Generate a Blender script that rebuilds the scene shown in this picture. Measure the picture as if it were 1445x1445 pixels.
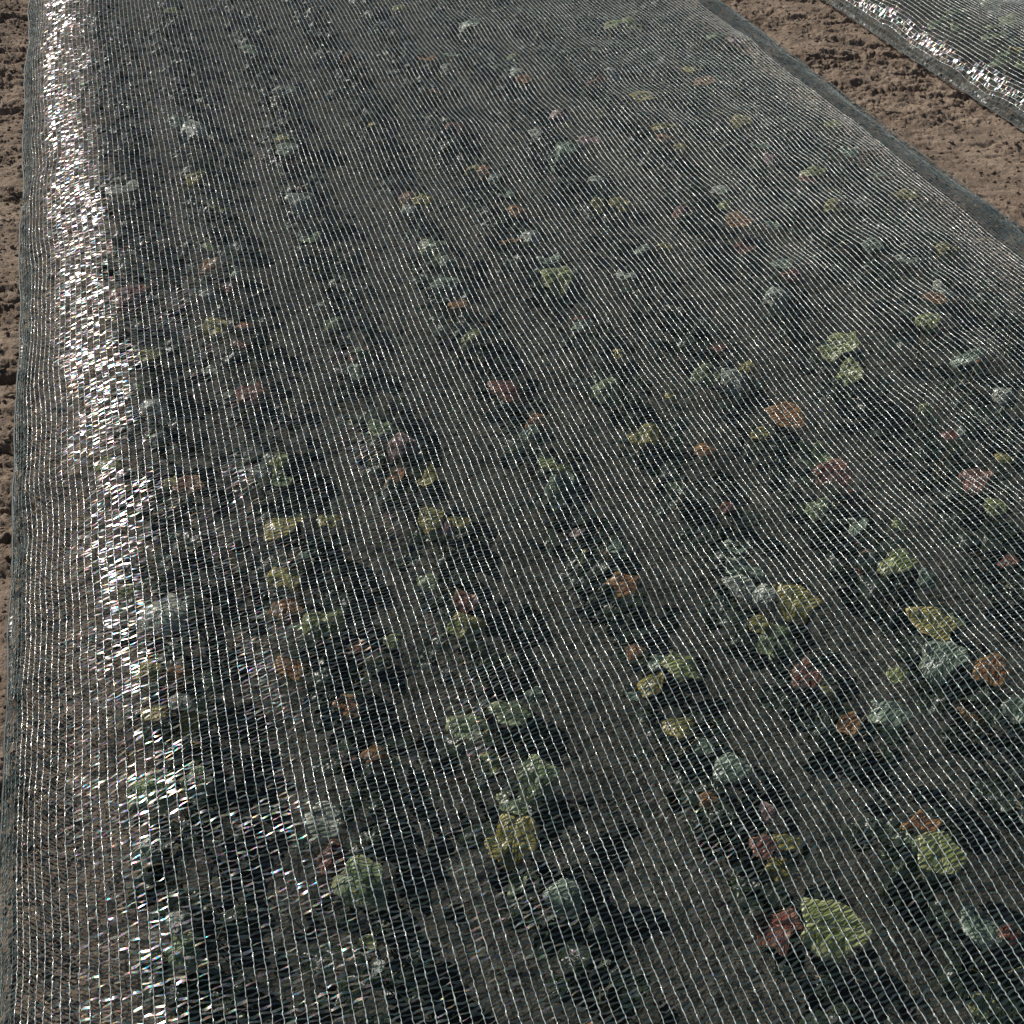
import bpy, math, random
import numpy as np
from mathutils import Vector, Matrix

for o in list(bpy.data.objects): bpy.data.objects.remove(o)
S = bpy.context.scene
COL = S.collection
random.seed(4); RNG = np.random.default_rng(7)

# ------------------------------------------------------------------ camera
NET_T = 0.165                      # usual height of the net above the soil
HC = 1.40 + NET_T
PITCH = math.radians(45.0); YAW = math.radians(17.8)
cam_d = bpy.data.cameras.new('camera'); cam = bpy.data.objects.new('camera', cam_d); COL.objects.link(cam)
cam_d.sensor_width = 36; cam_d.lens = 36.0; cam_d.clip_start = 0.02; cam_d.clip_end = 2000
FWD = Vector((math.sin(YAW)*math.cos(PITCH), math.cos(YAW)*math.cos(PITCH), -math.sin(PITCH)))
RIGHT = Vector((math.cos(YAW), -math.sin(YAW), 0)); UP = RIGHT.cross(FWD)
cam.location = (0, 0, HC)
cam.rotation_euler = (math.radians(90)-PITCH, 0, -YAW)
S.camera = cam
S.render.resolution_x = S.render.resolution_y = 1024

# ------------------------------------------------------------------ light
SUN = Vector((-0.39, 0.69, 0.61)).normalized()
elev = math.asin(SUN.z); az = math.atan2(SUN.x, SUN.y)
w = bpy.data.worlds.new('World'); S.world = w; w.use_nodes = True
nt = w.node_tree; bg = nt.nodes['Background']
sky = nt.nodes.new('ShaderNodeTexSky'); sky.sky_type = 'NISHITA'; sky.sun_disc = False
sky.sun_elevation = elev; sky.sun_rotation = az
nt.links.new(sky.outputs[0], bg.inputs[0]); bg.inputs[1].default_value = 0.052
sd = bpy.data.lights.new('sun', 'SUN'); sd.energy = 5.0; sd.angle = math.radians(0.5); sd.color = (1, 0.95, 0.875)
so = bpy.data.objects.new('sun', sd); COL.objects.link(so)
so.rotation_euler = SUN.to_track_quat('Z', 'Y').to_euler()
S.view_settings.view_transform = 'Standard'; S.view_settings.look = 'None'
S.view_settings.exposure = 0.0; S.view_settings.gamma = 1
S.render.engine = 'CYCLES'
S.cycles.transparent_max_bounces = 24

# ------------------------------------------------------------------ helpers
def tag(o, label=None, cat=None, group=None, kind=None):
    if label: o['label'] = label
    if cat: o['category'] = cat
    if group: o['group'] = group
    if kind: o['kind'] = kind
    return o

def empty(name, loc, rz=0):
    o = bpy.data.objects.new(name, None); COL.objects.link(o)
    o.empty_display_size = 0.03; o.location = loc; o.rotation_euler = (0, 0, rz); return o

def mesh_obj(name, verts, faces, mat, parent=None, smooth=True, uv=None):
    """verts (n,3); faces (m,k) array with one k"""
    verts = np.asarray(verts, np.float32); faces = np.asarray(faces, np.int32)
    me = bpy.data.meshes.new(name); k = faces.shape[1]
    me.vertices.add(len(verts)); me.vertices.foreach_set('co', verts.ravel())
    me.loops.add(faces.size); me.loops.foreach_set('vertex_index', faces.ravel())
    me.polygons.add(len(faces))
    me.polygons.foreach_set('loop_start', np.arange(len(faces), dtype=np.int32)*k)
    me.polygons.foreach_set('loop_total', np.full(len(faces), k, np.int32))
    me.polygons.foreach_set('use_smooth', np.full(len(faces), smooth, bool))
    if uv is not None:
        l = me.uv_layers.new(name='uv'); l.data.foreach_set('uv', np.asarray(uv, np.float32)[faces.ravel()].ravel())
    me.update(calc_edges=True)
    if mat: me.materials.append(mat)
    o = bpy.data.objects.new(name, me); COL.objects.link(o)
    if parent: o.parent = parent
    return o

def _h(ix, iy, seed):
    n = (ix.astype(np.int64)*374761393 + iy.astype(np.int64)*668265263 + seed*974634777) & 0xffffffff
    n = ((n ^ (n >> 13))*1274126177) & 0xffffffff
    return ((n ^ (n >> 16)) & 0xffffff)/float(0xffffff)
def vnoise(x, y, seed=0):
    x = np.asarray(x, float); y = np.asarray(y, float)
    ix = np.floor(x); iy = np.floor(y); fx = x-ix; fy = y-iy
    ix = ix.astype(np.int64); iy = iy.astype(np.int64)
    fx = fx*fx*fx*(fx*(fx*6-15)+10); fy = fy*fy*fy*(fy*(fy*6-15)+10)
    a = _h(ix, iy, seed); b = _h(ix+1, iy, seed); c = _h(ix, iy+1, seed); d = _h(ix+1, iy+1, seed)
    return (a*(1-fx)+b*fx)*(1-fy)+(c*(1-fx)+d*fx)*fy
def fbm(x, y, f, octv=4, seed=0, gain=.5):
    s = 0; a = 1; t = 0
    for i in range(octv):
        s = s+a*(vnoise(x*f+i*17.3, y*f-i*9.1, seed+i)-.5); t += a; a *= gain; f *= 2.03
    return s/t*2
def sstep(a, b, x):
    t = np.clip((x-a)/(b-a), 0, 1); return t*t*(3-2*t)

def at(px, py, z):
    d = FWD*1445 + RIGHT*(px-722.5) - UP*(py-722.5)
    t = (z-HC)/d.z
    return Vector((0, 0, HC))+d*t

# ------------------------------------------------------------------ materials
def mat(name):
    m = bpy.data.materials.new(name); m.use_nodes = True
    return m, m.node_tree, m.node_tree.nodes['Principled BSDF']
def N(t, typ, **k):
    n = t.nodes.new(typ)
    for a, b in k.items(): setattr(n, a, b)
    return n
def ramp(t, stops):
    r = N(t, 'ShaderNodeValToRGB'); e = r.color_ramp.elements
    while len(e) < len(stops): e.new(0.5)
    for x, (p, c) in zip(e, stops): x.position = p; x.color = (*c, 1)
    return r

def soil_material():
    m, t, b = mat('soil'); L = t.links.new
    tc = N(t, 'ShaderNodeTexCoord')
    n1 = N(t, 'ShaderNodeTexNoise'); n1.inputs['Scale'].default_value = 7; n1.inputs['Detail'].default_value = 6
    n2 = N(t, 'ShaderNodeTexNoise'); n2.inputs['Scale'].default_value = 160; n2.inputs['Detail'].default_value = 5; n2.inputs['Roughness'].default_value = .75
    n3 = N(t, 'ShaderNodeTexVoronoi'); n3.inputs['Scale'].default_value = 240
    for n in (n1, n2, n3): L(tc.outputs['Object'], n.inputs['Vector'])
    r1 = ramp(t, [(.3, (.20, .150, .112)), (.7, (.37, .285, .215))]); L(n1.outputs[0], r1.inputs[0])
    r2 = ramp(t, [(.3, (.5, .48, .46)), (.55, (1, 1, 1)), (.8, (1.3, 1.3, 1.3))]); L(n2.outputs[0], r2.inputs[0])
    mx = N(t, 'ShaderNodeMixRGB', blend_type='MULTIPLY'); mx.inputs[0].default_value = 1
    L(r1.outputs[0], mx.inputs[1]); L(r2.outputs[0], mx.inputs[2])
    # nets' shade painted into the soil colour: beds darker and greyer than paths
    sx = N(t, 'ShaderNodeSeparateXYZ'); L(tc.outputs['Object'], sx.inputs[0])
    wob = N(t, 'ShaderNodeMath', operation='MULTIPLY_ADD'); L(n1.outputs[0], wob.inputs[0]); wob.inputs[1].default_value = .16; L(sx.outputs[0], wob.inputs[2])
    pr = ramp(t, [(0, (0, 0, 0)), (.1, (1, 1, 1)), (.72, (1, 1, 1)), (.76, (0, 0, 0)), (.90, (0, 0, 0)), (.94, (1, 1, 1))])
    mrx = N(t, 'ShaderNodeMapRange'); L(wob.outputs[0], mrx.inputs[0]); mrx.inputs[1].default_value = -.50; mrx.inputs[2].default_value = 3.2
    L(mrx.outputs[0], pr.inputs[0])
    bed_shade = N(t, 'ShaderNodeMixRGB', blend_type='MULTIPLY'); L(pr.outputs[0], bed_shade.inputs[0]); L(mx.outputs[0], bed_shade.inputs[1]); bed_shade.inputs[2].default_value = (.30, .38, .41, 1)
    L(bed_shade.outputs[0], b.inputs['Base Color'])
    b.inputs['Roughness'].default_value = .95; b.inputs['Specular IOR Level'].default_value = .15
    bp = N(t, 'ShaderNodeBump'); bp.inputs['Strength'].default_value = .9; bp.inputs['Distance'].default_value = .006
    L(n2.outputs[0], bp.inputs['Height'])
    bp2 = N(t, 'ShaderNodeBump'); bp2.inputs['Strength'].default_value = .5; bp2.inputs['Distance'].default_value = .003
    L(n3.outputs[0], bp2.inputs['Height']); L(bp.outputs[0], bp2.inputs['Normal']); L(bp2.outputs[0], b.inputs['Normal'])
    return m
SOIL = soil_material()

def plastic(name, c1, c2, rough, film=0, alpha=1.0, spec=.5):
    m, t, b = mat(name); L = t.links.new
    tc = N(t, 'ShaderNodeTexCoord')
    n = N(t, 'ShaderNodeTexNoise'); n.inputs['Scale'].default_value = 90; n.inputs['Detail'].default_value = 3
    L(tc.outputs['Object'], n.inputs['Vector'])
    r = ramp(t, [(.3, c1), (.7, c2)]); L(n.outputs[0], r.inputs[0]); L(r.outputs[0], b.inputs['Base Color'])
    b.inputs['Roughness'].default_value = rough; b.inputs['Specular IOR Level'].default_value = spec
    b.inputs['Alpha'].default_value = alpha
    if film:
        n2 = N(t, 'ShaderNodeTexNoise'); n2.inputs['Scale'].default_value = 260
        L(tc.outputs['Object'], n2.inputs['Vector'])
        mr = N(t, 'ShaderNodeMapRange'); mr.inputs[1].default_value = .3; mr.inputs[2].default_value = .7
        mr.inputs[3].default_value = film*.4; mr.inputs[4].default_value = film*1.6
        L(n2.outputs[0], mr.inputs[0]); L(mr.outputs[0], b.inputs['Thin Film Thickness'])
        b.inputs['Thin Film IOR'].default_value = 1.38
    return m
THREAD = plastic('net_thread', (.30, .345, .32), (.54, .60, .57), .22, spec=1.0)
THREAD.node_tree.nodes['Principled BSDF'].inputs['IOR'].default_value = 1.75
TAPE = plastic('net_tape', (.011, .020, .016), (.030, .044, .037), .25, film=330, alpha=.84, spec=1.0)
TAPE.node_tree.nodes['Principled BSDF'].inputs['IOR'].default_value = 1.82
CORD_DARK = plastic('selvedge_cord', (.07, .10, .095), (.19, .24, .23), .32)
TAPE_DARK = plastic('selvedge_tape', (.022, .036, .036), (.05, .075, .074), .40)
HEM = plastic('net_hem', (.03, .045, .045), (.05, .065, .063), .6)

def leaf_material(name, base, dark, rim, vein):
    m, t, b = mat('leaf_'+name); L = t.links.new
    uvn = N(t, 'ShaderNodeUVMap'); uvn.uv_map = 'uv'
    tc = N(t, 'ShaderNodeTexCoord')
    n1 = N(t, 'ShaderNodeTexNoise'); n1.inputs['Scale'].default_value = 45; n1.inputs['Detail'].default_value = 5
    L(tc.outputs['Object'], n1.inputs['Vector'])
    r1 = ramp(t, [(.36, dark), (.62, base)]); L(n1.outputs[0], r1.inputs[0])
    sp = N(t, 'ShaderNodeSeparateXYZ'); L(uvn.outputs[0], sp.inputs[0])
    # rim: distance from centre of the blade plus noise
    sub = N(t, 'ShaderNodeVectorMath', operation='SUBTRACT'); sub.inputs[1].default_value = (.5, .5, 0); L(uvn.outputs[0], sub.inputs[0])
    ln = N(t, 'ShaderNodeVectorMath', operation='LENGTH'); L(sub.outputs[0], ln.inputs[0])
    ad = N(t, 'ShaderNodeMath', operation='MULTIPLY_ADD'); L(n1.outputs[0], ad.inputs[0]); ad.inputs[1].default_value = .35; L(ln.outputs['Value'], ad.inputs[2])
    rr = ramp(t, [(.50, (0, 0, 0)), (.66, (1, 1, 1))]); L(ad.outputs[0], rr.inputs[0])
    m1 = N(t, 'ShaderNodeMixRGB'); L(rr.outputs[0], m1.inputs[0]); L(r1.outputs[0], m1.inputs[1]); m1.inputs[2].default_value = (*rim, 1)
    # veins: midrib and side veins in blade coordinates
    ax = N(t, 'ShaderNodeMath', operation='SUBTRACT'); L(sp.outputs[0], ax.inputs[0]); ax.inputs[1].default_value = .5
    ab = N(t, 'ShaderNodeMath', operation='ABSOLUTE'); L(ax.outputs[0], ab.inputs[0])
    mid = N(t, 'ShaderNodeMapRange'); L(ab.outputs[0], mid.inputs[0]); mid.inputs[1].default_value = .008; mid.inputs[2].default_value = .028; mid.inputs[3].default_value = 1; mid.inputs[4].default_value = 0
    sv = N(t, 'ShaderNodeMath', operation='MULTIPLY_ADD'); L(ab.outputs[0], sv.inputs[0]); sv.inputs[1].default_value = -1.1; L(sp.outputs[1], sv.inputs[2])
    sm = N(t, 'ShaderNodeMath', operation='MULTIPLY'); L(sv.outputs[0], sm.inputs[0]); sm.inputs[1].default_value = 7
    fr = N(t, 'ShaderNodeMath', operation='FRACT'); L(sm.outputs[0], fr.inputs[0])
    f2 = N(t, 'ShaderNodeMath', operation='SUBTRACT'); L(fr.outputs[0], f2.inputs[0]); f2.inputs[1].default_value = .5
    f3 = N(t, 'ShaderNodeMath', operation='ABSOLUTE'); L(f2.outputs[0], f3.inputs[0])
    side = N(t, 'ShaderNodeMapRange'); L(f3.outputs[0], side.inputs[0]); side.inputs[1].default_value = .03; side.inputs[2].default_value = .12; side.inputs[3].default_value = .8; side.inputs[4].default_value = 0
    vx = N(t, 'ShaderNodeMath', operation='MAXIMUM'); L(mid.outputs[0], vx.inputs[0]); L(side.outputs[0], vx.inputs[1])
    m2 = N(t, 'ShaderNodeMixRGB'); L(vx.outputs[0], m2.inputs[0]); L(m1.outputs[0], m2.inputs[1]); m2.inputs[2].default_value = (*vein, 1)
    L(m2.outputs[0], b.inputs['Base Color'])
    b.inputs['Roughness'].default_value = .33; b.inputs['Specular IOR Level'].default_value = .6
    bp = N(t, 'ShaderNodeBump'); bp.inputs['Strength'].default_value = .7; bp.inputs['Distance'].default_value = .004
    hs = N(t, 'ShaderNodeMath', operation='MULTIPLY_ADD'); L(vx.outputs[0], hs.inputs[0]); hs.inputs[1].default_value = -.5; L(n1.outputs[0], hs.inputs[2])
    L(hs.outputs[0], bp.inputs['Height']); L(bp.outputs[0], b.inputs['Normal'])
    tr = N(t, 'ShaderNodeBsdfTranslucent'); L(m2.outputs[0], tr.inputs[0])
    ms = N(t, 'ShaderNodeMixShader'); ms.inputs[0].default_value = .36
    L(b.outputs[0], ms.inputs[1]); L(tr.outputs[0], ms.inputs[2])
    L(ms.outputs[0], t.nodes['Material Output'].inputs['Surface'])
    return m
LM = {
 'G': leaf_material('green', (.22, .31, .13), (.06, .10, .04), (.42, .48, .26), (.36, .41, .29)),
 'B': leaf_material('bluegreen', (.24, .34, .23), (.07, .12, .08), (.42, .50, .38), (.42, .50, .42)),
 'L': leaf_material('lime', (.34, .40, .13), (.11, .15, .04), (.50, .52, .24), (.45, .48, .28)),
 'Y': leaf_material('yellow', (.42, .38, .11), (.13, .14, .04), (.56, .46, .15), (.5, .48, .24)),
 'O': leaf_material('orange', (.36, .17, .06), (.15, .065, .03), (.44, .27, .11), (.55, .34, .18)),
 'R': leaf_material('red', (.22, .075, .055), (.08, .03, .027), (.34, .18, .12), (.45, .22, .16)),
 'P': leaf_material('pink', (.38, .24, .22), (.15, .08, .08), (.62, .48, .45), (.6, .46, .42)),
 'W': leaf_material('silvery', (.50, .54, .46), (.18, .22, .16), (.60, .63, .52), (.62, .64, .56)),
 'D': leaf_material('dark', (.035, .055, .03), (.018, .03, .018), (.045, .065, .03), (.06, .085, .05)),
}
STEM = plastic('leaf_stem', (.16, .19, .09), (.28, .20, .14), .5)
STRAW = plastic('dry_straw', (.42, .36, .25), (.60, .54, .42), .6)

# ------------------------------------------------------------------ what the photo shows of leaves: pixel, width, colour, level
LEAVES = """405 122 32 W 1;248 165 25 B 1;270 175 36 W 1;353 65 28 B 1;240 13 20 L 1;403 192 26 Y 1;405 208 30 B 1;425 270 42 W 1;418 232 18 R 0
275 245 26 Y 1;303 262 30 L 0;170 262 38 W 1;438 328 30 G 1;293 325 26 G 0;285 347 32 O 0;180 412 50 R 1;295 412 26 W 1;322 403 20 R 1;300 455 36 Y 1;345 453 34 O 1
340 482 26 R 1;330 385 18 B 1;465 420 32 G 0;210 500 32 Y 1;495 76 20 O 1;515 12 14 W 1;565 5 20 L 1;663 27 28 B 1;603 78 24 O 1;637 72 22 B 1;629 87 14 W 1
614 120 18 O 1;646 172 32 R 1;530 175 16 Y 1;552 225 30 R 0;572 268 28 O 1;596 275 30 Y 1;575 290 22 W 1;610 346 40 G 1;632 365 26 B 1;627 395 36 B 1;645 420 30 O 1
675 425 28 R 0;663 467 30 L 1;668 208 28 Y 0;684 216 30 O 0;697 246 18 B 1;715 272 24 B 1;735 290 36 O 1;722 308 34 O 0;752 325 28 W 1;775 362 32 B 1;787 386 54 L 1
727 75 20 L 1;728 98 20 W 1;737 108 22 O 1;790 156 30 P 1;757 183 20 W 1;790 203 40 B 1;830 196 28 P 1;846 245 34 W 1;850 262 30 Y 0;875 283 30 Y 1;840 90 36 O 0
868 98 25 W 1;906 135 36 Y 1;935 177 30 Y 1;940 190 28 O 1;865 28 20 L 1;890 25 30 L 1;843 65 16 B 1;820 450 34 B 1;822 444 20 R 1;883 385 30 W 1;905 345 26 B 1
938 345 22 Y 1;503 472 38 R 0;515 492 26 G 1;500 502 28 B 0;975 92 30 Y 1;995 107 30 O 1;1010 43 26 G 1;1040 55 24 P 1;1045 170 32 Y 1;960 205 20 Y 1;1075 205 28 B 1
1090 220 26 P 1;1145 236 34 L 1;1142 246 26 R 1;1175 175 24 L 1;1200 215 28 B 1;1015 265 24 W 1;1022 283 22 L 1;1042 308 38 O 1;1055 325 32 R 0;1180 283 26 Y 1
1280 270 28 Y 1;1232 343 26 B 1;1278 363 30 W 1;1332 405 38 W 1;1320 422 32 O 1;1310 450 32 L 1;1127 380 40 R 1;1106 368 26 B 1;1100 412 34 W 1;1192 460 56 L 0
1340 345 26 Y 1;1245 240 18 B 1;960 268 26 R 0;1090 312 20 B 1;190 545 26 G 1;220 562 42 W 1;350 540 54 R 1;295 518 22 W 1;220 615 22 W 1;150 645 40 L 1;265 682 42 O 1
242 678 26 Y 1;390 645 36 L 1;370 665 30 W 1;395 676 30 G 1;397 737 58 Y 1;395 785 56 Y 0;430 778 18 B 1;455 700 42 Y 0;400 825 46 O 0;218 852 74 W 1;175 828 20 L 1
435 872 36 L 1;467 873 40 L 1;205 935 36 Y 1;245 932 36 O 0;410 935 42 O 1;535 600 36 G 1;565 622 48 P 1;556 645 42 O 0;597 648 40 Y 0;723 535 66 R 1;755 588 36 O 1
748 607 28 B 1;800 637 48 L 0;790 665 52 B 0;772 650 30 L 1;607 730 42 Y 1;627 738 26 P 1;650 728 34 Y 1;600 790 36 G 0;655 820 40 R 0;660 870 52 Y 1;645 882 30 L 1
692 895 32 G 0;720 905 20 G 0;865 525 50 G 0;875 493 22 Y 1;912 580 44 Y 0;830 765 30 L 0;850 762 26 R 0;877 768 36 B 1;880 820 46 O 1;815 720 24 P 0;900 893 32 O 0
930 905 42 B 0;967 930 54 L 1;922 932 46 Y 0;500 890 32 R 0;555 900 24 L 1;1015 483 26 R 1;1000 500 42 G 0;1038 525 44 W 1;1055 507 22 Y 1;1205 492 44 L 0;1115 575 56 O 1
1155 615 52 G 0;1075 600 26 Y 1;1000 622 40 O 1;958 655 28 G 0;950 552 22 Y 1;1182 655 50 R 1;1216 668 52 R 0;1160 685 36 G 0;1222 710 32 B 0;1028 706 26 R 1;1048 740 42 B 0
1270 738 24 L 1;1240 765 42 R 0;1265 789 54 L 1;1313 812 28 B 1;1050 775 46 B 0;1075 800 28 B 1;1046 820 42 W 1;1080 832 36 W 1;1110 810 28 Y 0;1125 842 58 Y 1;1078 872 34 Y 1
1105 876 52 G 0;1322 874 64 Y 1;1342 852 52 G 0;1332 922 62 B 1;1402 940 46 O 1;1427 955 32 Y 0;1145 930 46 R 0;1365 500 40 B 1;1380 506 22 O 1;1344 606 22 R 1;1362 603 20 W 1
1385 650 42 R 0;1420 640 26 Y 1;1405 712 30 L 1;1310 570 22 L 1;1418 550 28 W 1;1435 765 26 R 0;215 1000 38 Y 1;265 1007 52 Y 0;255 985 32 W 1;205 1108 62 G 1;280 1098 40 G 1
205 1200 30 B 1;250 1292 32 W 1;234 1320 56 G 0;455 1157 50 W 1;466 1190 46 R 0;503 1237 72 G 1;515 1305 22 L 0;485 970 36 O 0;521 1040 42 O 0;480 1045 30 R 0;663 995 64 G 0
722 1000 60 G 1;750 975 26 B 1;690 1052 32 L 0;757 1093 62 G 1;728 1105 50 G 0;725 1155 70 Y 0;700 1190 30 Y 1;797 1262 52 B 1;730 1225 32 G 0;530 1355 22 W 1;893 975 20 B 1
962 998 46 Y 0;1000 1022 30 B 0;1033 1075 54 B 1;1003 1122 28 O 1;1085 1140 26 P 1;1110 1180 38 Y 1;1078 1192 36 R 1;1108 1204 32 Y 0;1258 992 60 B 1;1200 1016 36 O 1
1170 968 20 Y 1;1268 948 26 L 1;1310 1150 52 O 0;1327 1203 62 L 1;1290 1186 60 G 0;1107 1278 64 R 0;1178 1302 78 L 1;1438 1000 36 B 1;1442 1300 32 R 0;1400 1290 52 B 0
1405 1395 30 L 0;1390 965 40 O 0""".replace('\n', ';').split(';')
LEAVES = [(float(a), float(b), float(c), d, int(e)) for a, b, c, d, e in (s.split() for s in LEAVES)]

# ------------------------------------------------------------------ net shape
class Bed:
    """cross profile of a covered bed, from edge x0 to edge x1"""
    def __init__(s, x0, x1, seed, wl=.20, wr=.34, T=NET_T, sl=.045, sr=.26):
        s.sl, s.sr = sl, sr
        s.x0, s.x1, s.wl, s.wr, s.T, s.seed = x0, x1, wl, wr, T, seed
        s.bumps = np.zeros((0, 4))
    def base(s, x):
        a = np.clip((x-s.x0)/s.wl, 0, 1); b = np.clip((s.x1-x)/s.wr, 0, 1)
        l = (1-(1-a)**2.1)**.62
        r = (1-(1-b)**1.9)**.80
        return s.T*np.minimum(l, r)
    def lump(s, x, y):
        m = sstep(s.x0+.02, s.x0+.22, x)*sstep(s.x1-.04, s.x1-.34, x)
        d = .013*fbm(x, y, 2.2, 2, s.seed+50)*sstep(s.x0+.2, s.x0+.5, x)+.006*fbm(x, y, 3, 2, s.seed+55)+.0035*fbm(x, y, 8, 2, s.seed+60)
        acc = np.zeros(np.shape(x))
        for bx, by, am, sg in s.bumps:
            near = (np.abs(x-bx) < 3*sg) & (np.abs(y-by) < 3*sg)
            if not near.any(): continue
            g = np.zeros(np.shape(x)); g[near] = am*np.exp(-((x[near]-bx)**2+(y[near]-by)**2)/(2*sg*sg))
            acc = np.maximum(acc, g)
        edge = 1-m
        return m*(d+acc-.010)+edge*.016*fbm(x, y, 5, 3, s.seed+80)*sstep(0, .03, s.base(x))
    def z(s, x, y):
        x = np.atleast_1d(np.asarray(x, float)); y = np.atleast_1d(np.asarray(y, float))
        return np.maximum(s.base(x)+s.lump(x, y), .004)

bed = Bed(-.545, 2.25, 1, wl=.32)
bed2 = Bed(2.72, 4.70, 9, wl=.30, sl=.012)
pts = []
for (px, py, wd, c, lv) in LEAVES:
    p = at(px, py, NET_T)
    dist = (p-cam.location).length
    pts.append([p.x, p.y, wd*dist/1445*1.02, c, lv])
bed.bumps = np.array([(p[0], p[1], .005+.009*random.random(), .04+.3*p[2]) for p in pts if p[4] == 1])

def build_net(name, B, y0, y1, pitch, seed, label, group):
    rng = np.random.default_rng(seed)
    root = empty(name, ((B.x0+B.x1)/2, (y0+y1)/2, 0)); off = np.array(root.location)
    tag(root, label, 'shade net', group)
    # arc-length samples across the profile, with a flap lying on the soil at both sides
    xs = np.concatenate([[B.x0-.003], np.linspace(B.x0, B.x1, 6000), [B.x1+.035]])
    zs = np.concatenate([[.003], np.maximum(B.base(xs[1:-1]), .004), [.003]])
    L = np.concatenate([[0], np.cumsum(np.hypot(np.diff(xs), np.diff(zs)))])
    nu = int(L[-1]/pitch); u = np.linspace(0, L[-1], nu)
    X = np.interp(u, L, xs); Zb = np.interp(u, L, zs)
    st = .0072; ns = int((y1-y0)/st)
    ny = ns*2+1
    Y = y0+np.arange(ny)*st/2
    XX, YY = np.meshgrid(X, Y, indexing='ij'); ZZ = np.repeat(Zb[:, None], ny, 1)
    # sideways wander of the threads and of the net's edges
    edgeL = sstep(B.x0+.5, B.x0, XX); edgeR = sstep(B.x1-.5, B.x1, XX)
    XX = XX + .0032*fbm(XX, YY, 4.5, 3, seed+1) + .011*edgeL*fbm(XX*0+1, YY, 3, 3, seed+2) + .016*edgeR*fbm(XX*0+5, YY, 2.6, 3, seed+3)
    ZZ = np.maximum(ZZ + B.lump(np.clip(XX, B.x0, B.x1), YY), .004 + .004*vnoise(XX*30, YY*30, 3))
    P = np.stack([XX, YY, ZZ], -1)                              # nu, ny, 3
    # surface frame
    dU = np.gradient(P, axis=0); dV = np.gradient(P, axis=1)
    dU /= np.linalg.norm(dU, axis=-1, keepdims=True)+1e-9; dV /= np.linalg.norm(dV, axis=-1, keepdims=True)+1e-9
    NN = np.cross(dU, dV); NN /= np.linalg.norm(NN, axis=-1, keepdims=True)+1e-9
    # --- chain-stitched threads: three-sided cords with a knot at every stitch
    ph = rng.random((nu, 1))*6.28
    rad = .00082*np.where((X < B.x0+B.sl) | (X > B.x1-B.sr), .7, 1)[:, None]*(1+.34*np.cos(np.pi*np.arange(ny))[None, :]+.26*rng.standard_normal((nu, ny))+1.0*(rng.random((nu, ny)) > .965)).clip(.45, 2.4)
    jl = .00042*rng.standard_normal((nu, ny)); jn = .00042*rng.standard_normal((nu, ny))
    C = P + dU*jl[..., None] + NN*(jn+.0006)[..., None]
    k = 3; V = np.empty((nu, ny, k, 3), np.float32)
    for i in range(k):
        a = ph+i*2*math.pi/k+.5*np.arange(ny)[None, :]*0.15
        V[:, :, i, :] = C + (dU*np.cos(a)[..., None]+NN*np.sin(a)[..., None])*rad[..., None]
    band = (X < B.x0+B.sl) | (X > B.x1-B.sr)                      # close dark selvedge at both borders
    for nm, mk, mt_ in (('stitched_cords', ~band, THREAD), ('selvedge_cords', band, CORD_DARK)):
        Vs = V[mk]; ids = np.arange(Vs.shape[0]*ny*k).reshape(-1, ny, k)
        a = ids[:, :-1, :]; b = ids[:, 1:, :]
        mesh_obj(nm, Vs.reshape(-1, 3)-off, np.stack([a, np.roll(a, -1, 2), np.roll(b, -1, 2), b], -1).reshape(-1, 4), mt_, root)
    # --- flat tapes running from cord to cord, zigzag, each with its own twist
    seg = 3
    i0 = np.arange(nu-1)
    j0 = np.arange(1, ns)*2
    I, J = np.meshgrid(i0, j0, indexing='ij')
    zz = np.where((I+J//2) % 2 == 0, 1, -1)*0.0012
    skew = .0022*vnoise(X[I]*3, Y[J]*3, seed+7)-.0005
    wv = .0011*rng.standard_normal(I.shape)
    A = P[I, J]; Bp = P[I+1, J]; dv = dV[I, J]; nn = NN[I, J]
    hw = (.00145*(1+.30*rng.standard_normal(I.shape))).clip(.0005, .0030)*np.where(band[I], 1.38, 1.12)
    tw0 = .24*rng.standard_normal(I.shape); tw1 = tw0+.22*rng.standard_normal(I.shape)
    drop = .0006*rng.standard_normal(I.shape)
    V = np.empty(I.shape+(seg, 2, 3), np.float32)
    for s_ in range(seg):
        f = s_/(seg-1); tw = tw0*(1-f)+tw1*f
        c = A*(1-f)+Bp*f + dv*((zz+skew)*(2*f-1)+wv*(math.sin(math.pi*f)*.8+.2))[..., None] + nn*(drop*math.sin(math.pi*f))[..., None]
        ax = dv*np.cos(tw)[..., None]+nn*np.sin(tw)[..., None]
        wmul = .75 if s_ != 1 else 1.0
        V[..., s_, 0, :] = c-ax*(hw*wmul)[..., None]; V[..., s_, 1, :] = c+ax*(hw*wmul)[..., None]
    for nm, mk, mt_ in (('woven_tapes', ~band[:-1], TAPE), ('selvedge_tapes', band[:-1], TAPE_DARK)):
        Vs = V[mk].reshape(-1, seg*2, 3); ids = np.arange(len(Vs)*seg*2).reshape(-1, seg, 2)
        F = np.stack([ids[:, :-1, 0], ids[:, 1:, 0], ids[:, 1:, 1], ids[:, :-1, 1]], -1).reshape(-1, 4)
        mesh_obj(nm, Vs.reshape(-1, 3)-off, F, mt_, root)
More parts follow.
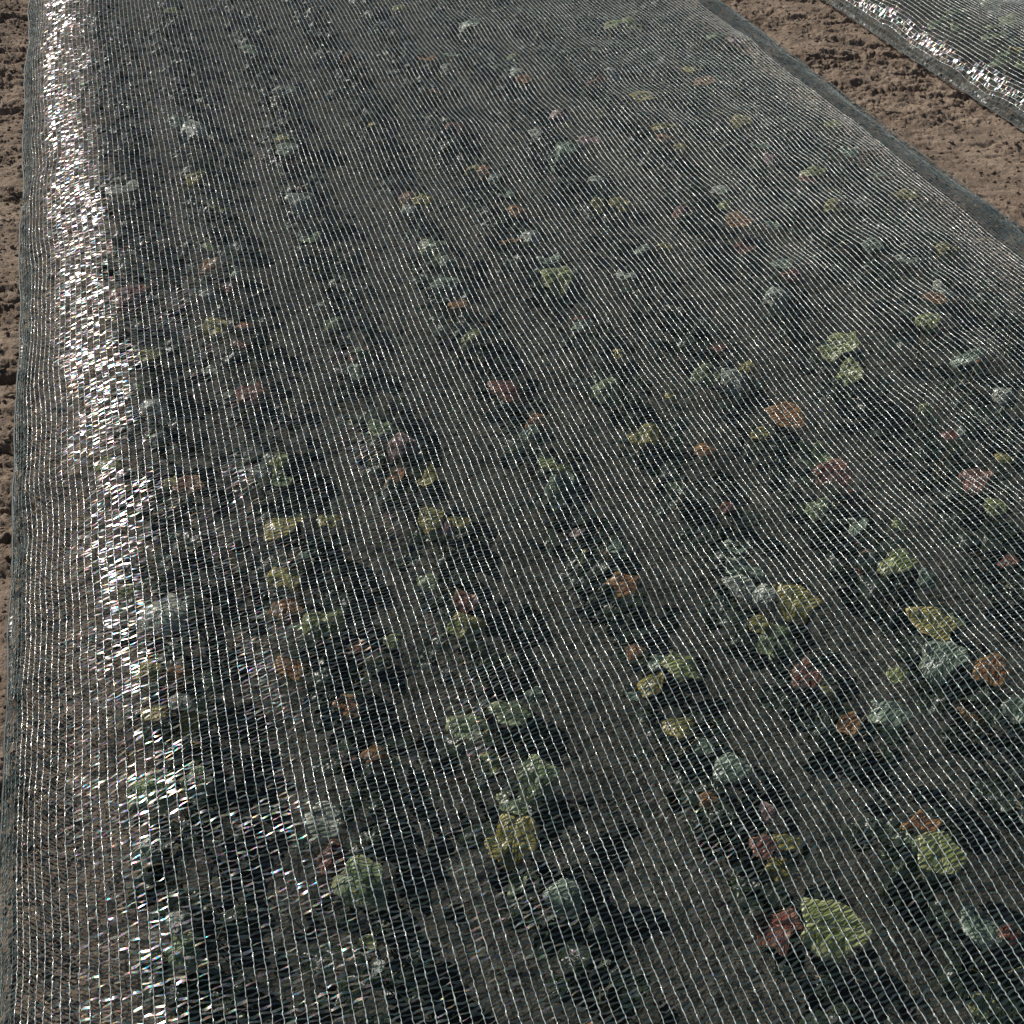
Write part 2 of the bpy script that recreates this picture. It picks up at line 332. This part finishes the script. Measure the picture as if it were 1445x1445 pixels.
    # --- selvedge: a close knitted band at both borders
    for side in (0, 1):
        ii = 0 if side == 0 else nu-1
        w_ = .004
        q = P[ii]; sg = -1 if side == 0 else 1
        rag = w_*(.8+.5*vnoise(Y*40, Y*0, seed+side))
        r0 = q+np.array([0, 0, .0012]); r1 = q+np.stack([sg*rag, np.zeros(ny), -.001+.002*vnoise(Y*18, Y*0+3, seed)], -1)
        V = np.stack([r0, r1, r1+np.array([0, 0, -.0008]), r0+np.array([0, 0, -.0008])], 1)
        idx = np.arange(ny*4).reshape(ny, 4)
        F = np.stack([idx[:-1], np.roll(idx[:-1], -1, 1), np.roll(idx[1:], -1, 1), idx[1:]], -1).reshape(-1, 4)
        mesh_obj('hem', V.reshape(-1, 3)-off, F, HEM, root)
    return root

# ------------------------------------------------------------------ ground: one sheet to the horizon, fine where the photo looks
def axis(lo, hi, step, far):
    core = np.arange(lo, hi+step/2, step)
    g = [step*1.5]
    while sum(g) < far: g.append(g[-1]*1.22)
    c = np.cumsum(g)
    return np.concatenate([(lo-c)[::-1], core, hi+c])
def ground_z(x, y):
    big = .012*fbm(x, y, 3.2, 3, 200)
    path = np.maximum(sstep(2.14, 2.24, x)*sstep(2.84, 2.74, x), sstep(-.49, -.54, x))
    u = x*.952-y*.306; v = x*.306+y*.952
    n1 = fbm(u*.7, v*1.3, 12, 3, 210, .5)
    cl = sstep(-.24, -.13, fbm(u*.55, v*1.5, 13, 4, 220, .65)+.06)     # tamped crust with broken pits
    cl2 = sstep(-.30, -.18, fbm(u*.6, v*1.4, 34, 4, 230, .65))
    rough = sstep(-.28, .12, fbm(u*.8, v*1.4, 3.2, 3, 290))     # broken stretches between smooth trodden ones
    cl = 1-(1-cl)*(.25+.75*rough)*1.5; cl2 = 1-(1-cl2)*(.3+.7*rough)
    pz = .010*n1*(.5+rough)+.014*cl+.008*cl2-.022+.012*(.55+.6*rough)*fbm(u*.8, v*1.2, 42, 5, 240, .72)
    bz = .008*fbm(x, y, 11, 3, 260)+.006*fbm(x, y, 38, 3, 270)+.004*fbm(x, y, 90, 2, 280)
    far = sstep(8, 30, np.hypot(x, y))
    return (big+path*pz+(1-path)*(bz-.006))*(1-far)-.012
gx = np.concatenate([np.arange(-.95, -.48, .004), np.arange(-.48, 2.15, .011), np.arange(2.15, 2.82, .0045), np.arange(2.82, 5.0, .02)])
g = [.01]
while sum(g) < 700: g.append(g[-1]*1.22)
c_ = np.cumsum(g); gx = np.concatenate([(gx[0]-c_)[::-1], gx, gx[-1]+c_])
gy = axis(.0, 6.2, .0055, 700)
GX, GY = np.meshgrid(gx, gy, indexing='ij'); GZ = ground_z(GX, GY)
idx = np.arange(GX.size).reshape(GX.shape)
F = np.stack([idx[:-1, :-1], idx[1:, :-1], idx[1:, 1:], idx[:-1, 1:]], -1).reshape(-1, 4)
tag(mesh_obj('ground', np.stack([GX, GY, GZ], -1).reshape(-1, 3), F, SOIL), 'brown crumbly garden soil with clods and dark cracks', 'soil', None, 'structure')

# loose crumbs of soil on the paths
def crumbs():
    t = (1+5**.5)/2
    ico = np.array([(-1,t,0),(1,t,0),(-1,-t,0),(1,-t,0),(0,-1,t),(0,1,t),(0,-1,-t),(0,1,-t),(t,0,-1),(t,0,1),(-t,0,-1),(-t,0,1)], float)/1.9
    fc = np.array([(0,11,5),(0,5,1),(0,1,7),(0,7,10),(0,10,11),(1,5,9),(5,11,4),(11,10,2),(10,7,6),(7,1,8),(3,9,4),(3,4,2),(3,2,6),(3,6,8),(3,8,9),(4,9,5),(2,4,11),(6,2,10),(8,6,7),(9,8,1)])
    n = 9000
    x = np.where(RNG.random(n) < .6, 2.16+RNG.random(n)*.60, -.80+RNG.random(n)*.27); y = .3+RNG.random(n)*5.7
    r = .0016+.0055*RNG.random(n)**3
    z = ground_z(x, y)+r*.3
    V = ico[None]*(1+.25*RNG.standard_normal((n, 12, 1)))*r[:, None, None]*np.array([1.2, 1, .75])+np.stack([x, y, z], -1)[:, None]
    F = (fc[None]+np.arange(n)[:, None, None]*12).reshape(-1, 3)
    tag(mesh_obj('soil_crumbs', V.reshape(-1, 3), F, SOIL, smooth=False), 'loose brown soil crumbs scattered on the bare paths', 'soil crumbs', None, 'stuff')
crumbs()

build_net('shade_net', bed, -.05, 6.0, .0146, 11, 'wide dark green knitted shade net covering the main bed of plants', 'shade nets over the beds')
build_net('shade_net', bed2, 1.8, 6.0, .0150, 23, 'second shade net beyond the bare soil path in the upper right corner', 'shade nets over the beds')

# ------------------------------------------------------------------ plants
NAME = {'G': 'green', 'B': 'blue-green', 'L': 'lime green', 'Y': 'yellow', 'O': 'orange', 'R': 'red', 'P': 'pink', 'W': 'silvery', 'D': 'dark green'}
ORD = ['zeroth', 'first', 'second', 'third', 'fourth', 'fifth', 'sixth', 'seventh', 'eighth', 'ninth', 'tenth', 'eleventh', 'twelfth', 'thirteenth', 'fourteenth', 'fifteenth',
       'sixteenth', 'seventeenth', 'eighteenth', 'nineteenth', 'twentieth', 'twenty-first', 'twenty-second', 'twenty-third', 'twenty-fourth', 'twenty-fifth', 'twenty-sixth', 'twenty-seventh', 'twenty-eighth', 'twenty-ninth'] + ['thirt' + e for e in ('ieth', 'y-first', 'y-second', 'y-third', 'y-fourth', 'y-fifth', 'y-sixth', 'y-seventh', 'y-eighth', 'y-ninth')] + ['fort' + e for e in ('ieth', 'y-first', 'y-second', 'y-third', 'y-fourth', 'y-fifth')]

def make_leaf(root, cx, cy, cz, width, colour, B, heading, tilt, roll, wav=1.0, clampnet=True, label=None):
    """a rounded, cupped blade with a petiole back to the crown of the plant"""
    o0 = Vector(root.location); R = width/2
    nr, na = 8, 28; sd_ = random.randint(0, 9999)
    asp = random.uniform(.78, 1.05); el = random.uniform(.95, 1.2)
    th = np.linspace(0, 2*math.pi, na, endpoint=False)
    lob = 1+.10*wav*np.sin(th*3+sd_)+.07*wav*np.sin(th*5+sd_*.7)+.045*np.sin(th*9+sd_*1.3)
    lob *= 1-.16*np.exp(-((th-1.5*math.pi)/.35)**2)         # notch where the stalk joins
    V = [(0, 0, 0)]; UV = [(.5, .5)]
    for i in range(1, nr+1):
        f = i/nr
        for a, l in zip(th, lob):
            rr = f*(1+(l-1)*f)
            V.append((math.cos(a)*rr*asp, math.sin(a)*rr*el, 0)); UV.append((.5+.5*f*math.cos(a), .5+.5*f*math.sin(a)))
    V = np.array(V); r2 = V[:, 0]**2+V[:, 1]**2; ang = np.arctan2(V[:, 1], V[:, 0])
    cup = random.uniform(-.55, .30)
    V[:, 2] = cup*r2 + (.16*wav)*r2*np.sin(ang*random.choice((3, 4, 5))+sd_) + .10*fbm(V[:, 0]+sd_, V[:, 1], 2.2, 3, sd_, .5) - .10*np.exp(-(V[:, 0]/.12)**2)*.5
    if random.random() < .5*wav: V[:, 2] -= .8*np.maximum(0, V[:, 0]*random.choice((-1, 1))-.25)**1.5   # one side folded down
    V *= R
    M = Matrix.Rotation(heading, 3, 'Z') @ Matrix.Rotation(tilt, 3, 'X') @ Matrix.Rotation(roll, 3, 'Y')
    V = V @ np.array(M).T + np.array((cx, cy, cz))
    if clampnet:
        lim = B.z(V[:, 0], V[:, 1])-.0035-.0012*np.abs(V[:, 2]-cz)/max(R, .01)
        V[:, 2] = np.minimum(V[:, 2], lim)
    V[:, 2] = np.maximum(V[:, 2], .006)
    F = []
    for j in range(na): F.append((0, 1+j, 1+(j+1) % na, 0))
    quads = []
    for i in range(nr-1):
        for j in range(na):
            a = 1+i*na+j; b = 1+i*na+(j+1) % na
            quads.append((a, a+na, b+na, b))
    nb = len(V)
    # second skin so the blade has thickness
    V2 = V-np.array((0, 0, .0007))
    VV = [tuple(v) for v in V]+[tuple(v) for v in V2]
    faces = [(0, 1+j, 1+(j+1) % na) for j in range(na)]+quads
    faces += [tuple(nb+i for i in reversed(f)) for f in faces]
    e = 1+(nr-1)*na
    faces += [(e+j, nb+e+j, nb+e+(j+1) % na, e+(j+1) % na) for j in range(na)]
    me = bpy.data.meshes.new('leaf')
    me.from_pydata([(v[0]-o0.x, v[1]-o0.y, v[2]-o0.z) for v in VV], [], faces)
    l = me.uv_layers.new(name='uv'); uvs = UV+UV
    for lp in me.loops: l.data[lp.index].uv = uvs[lp.vertex_index]
    for p in me.polygons: p.use_smooth = True
    me.materials.append(LM[colour])
    lf = bpy.data.objects.new('leaf', me); COL.objects.link(lf); lf.parent = root
    if label: lf['label'] = label
    # petiole
    base = V[1+(nr-1)*na+int(na*.75)]; p0 = Vector(base); p1 = Vector((o0.x+random.uniform(-.006, .006), o0.y+random.uniform(-.006, .006), .012))
    midp = (p0+p1)/2+Vector((0, 0, -.01)); midp.z = min(midp.z, p0.z-.002)
    tv, tf = tube([p0, p0*.6+midp*.4, midp, p1], [.0011, .0013, .0017, .0022], 5)
    mesh_obj('leaf_stalk', np.array(tv)-np.array(o0), tf, STEM, lf)
    return lf

def tube(ps, rs, k):
    V = []; F = []
    for i, (p, r) in enumerate(zip(ps, rs)):
        d = (ps[min(i+1, len(ps)-1)]-ps[max(i-1, 0)]).normalized()
        a = d.orthogonal().normalized(); b = d.cross(a)
        for j in range(k):
            t = 2*math.pi*j/k; V.append(tuple(p+(a*math.cos(t)+b*math.sin(t))*r))
    for i in range(len(ps)-1):
        for j in range(k): F.append((i*k+j, i*k+(j+1) % k, (i+1)*k+(j+1) % k, (i+1)*k+j))
    return V, F

ROWX = [-.25, .0, .27, .555, .81, 1.08, 1.375, 1.64, 1.88]
def row_of(x): return min(range(len(ROWX)), key=lambda i: abs(ROWX[i]-x))
rows = {i: [] for i in range(len(ROWX))}
for p in pts: rows[row_of(p[0])].append(p)

plants = []
for r, ls in rows.items():
    ls.sort(key=lambda p: p[1]); cl = []
    for p in ls:
        if cl and p[1]-cl[-1][0][1] < .12 and abs(p[1]-np.mean([q[1] for q in cl[-1]])) < .085: cl[-1].append(p)
        else: cl.append([p])
    # fill long gaps with inconspicuous dark plants so the row goes on
    ys = [np.mean([q[1] for q in c]) for c in cl]
    out = [(y, c) for y, c in zip(ys, cl)]
    y = .25
    full = sorted(ys+[.15, 5.5])
    for a, b in zip(full[:-1], full[1:]):
        n = int((b-a)/.13)
        for k in range(1, n): out.append((a+(b-a)*k/n, []))
    out.sort(key=lambda t: t[0])
    plants.append((r, out))

def visible(x, y):
    d = Vector((x, y, NET_T))-cam.location; f = d.dot(FWD)
    if f <= 0: return False
    return abs(d.dot(RIGHT)/f) < .53 and abs(d.dot(UP)/f) < .53

for r, lst in plants:
    k = 0
    for y, c in lst:
        x = (np.mean([q[0] for q in c])*.7+ROWX[r]*.3) if c else ROWX[r]+random.uniform(-.025, .025)
        if not c and not visible(x, y): continue
        k += 1
        root = empty('seedling', (x, y, 0))
        if c:
            big = sorted(c, key=lambda q: (-q[4], -q[2]))
            cols = []
            for q in big:
                if NAME[q[3]] not in cols: cols.append(NAME[q[3]])
            desc = ('with %s leaves' % cols[0]) if len(cols) == 1 else 'with %s and %s leaves' % (cols[0], cols[1])
        else: desc = 'with dull green leaves'
        tag(root, 'young plant %s, %s from front, %s row from left' % (desc, ORD[k], ORD[r+1]), 'young plant', 'young plants in rows under the main net')
        for q in c:
            lz = float(bed.z(q[0], q[1])[0])
            z = lz-.006-.03*(1-q[4])-(0.02*random.random() if q[4] == 0 else 0)
            hd = math.atan2(q[1]-y, q[0]-x)-math.pi/2+random.uniform(-.6, .6)
            t = random.uniform(-.55, .3) if q[4] else random.uniform(-.7, .1)
            make_leaf(root, q[0], q[1], z, q[2]*.97, q[3], bed, hd, t, random.uniform(-.35, .35), label='%s leaf' % NAME[q[3]] if len({p[3] for p in c}) > 1 else None)
        n = random.randint(8, 11) if len(c) < 4 else 7
        a0 = random.uniform(0, 6.28)
        for i in range(n):
            a = a0+i*6.283/n+random.uniform(-.5, .5); rr = random.uniform(.015, .085)
            lx, ly = x+math.cos(a)*rr, y+math.sin(a)*rr
            lz = float(bed.z(lx, ly)[0])
            make_leaf(root, lx, ly, random.uniform(.035, max(.07, lz-.04)), random.uniform(.032, .058), 'D', bed, a-math.pi/2, random.uniform(-.6, .1), random.uniform(-.4, .4))
        tv, tf = tube([Vector((x, y, -.02)), Vector((x, y+.001, .012)), Vector((x+.002, y, .035))], [.004, .0036, .0024], 7)
        mesh_obj('stem', np.array(tv)-np.array((x, y, 0)), tf, STEM, root)

# plants under the second net
k2 = 0
for px, py, wd, col in ((1425, 22, 26, 'L'), (1440, 55, 22, 'Y'), (1350, 5, 20, 'G'), (1436, -60, 24, 'W'), (1500, 60, 26, 'B'), (1500, 10, 22, 'O'), (1400, -35, 24, 'Y')):
    p = at(px, py, NET_T); k2 += 1
    root = empty('seedling', (p.x, p.y, 0))
    tag(root, 'young plant with %s leaves under the second net, %s from the path side' % (NAME[col], ORD[k2]), 'young plant', 'young plants under the second net')
    wdt = wd*(p-cam.location).length/1445
    z = float(bed2.z(p.x, p.y)[0])
    for i in range(4):
        a = i*1.57+random.uniform(-.4, .4); rr = 0.012 if i == 0 else .05
        make_leaf(root, p.x+math.cos(a)*rr, p.y+math.sin(a)*rr, z-.008-(.04 if i else 0), wdt*1.1, col if i == 0 else 'G', bed2, a-1.57, random.uniform(-.5, .1), random.uniform(-.3, .3))
    tv, tf = tube([Vector((p.x, p.y, -.02)), Vector((p.x, p.y, .012)), Vector((p.x, p.y, .035))], [.004, .0036, .0024], 7)
    mesh_obj('stem', np.array(tv)-np.array((p.x, p.y, 0)), tf, STEM, root)

# straw bits on the path
for px, py, ln_, ang, lb in ((1197, 70, .05, -.9, 'pale broken straw lying in a dark hollow of the path'),
                             (1118, 128, .035, -.5, 'short yellowish straw bit beside the far edge of the main net'),
                             (12, 305, .03, .4, 'tiny pale straw on the soil left of the main net')):
    p = at(px, py, 0); z = float(ground_z(np.array([p.x]), np.array([p.y]))[0])+.006
    d = Vector((math.cos(ang), math.sin(ang), .08))*ln_/2; c = Vector((p.x, p.y, z))
    tv, tf = tube([c-d, c-d*.3+Vector((0, 0, .001)), c+d*.4, c+d], [.0011, .0013, .0013, .0008], 6)
    tag(mesh_obj('straw', np.array(tv)-np.array(c), tf, STRAW), lb, 'straw').location = c
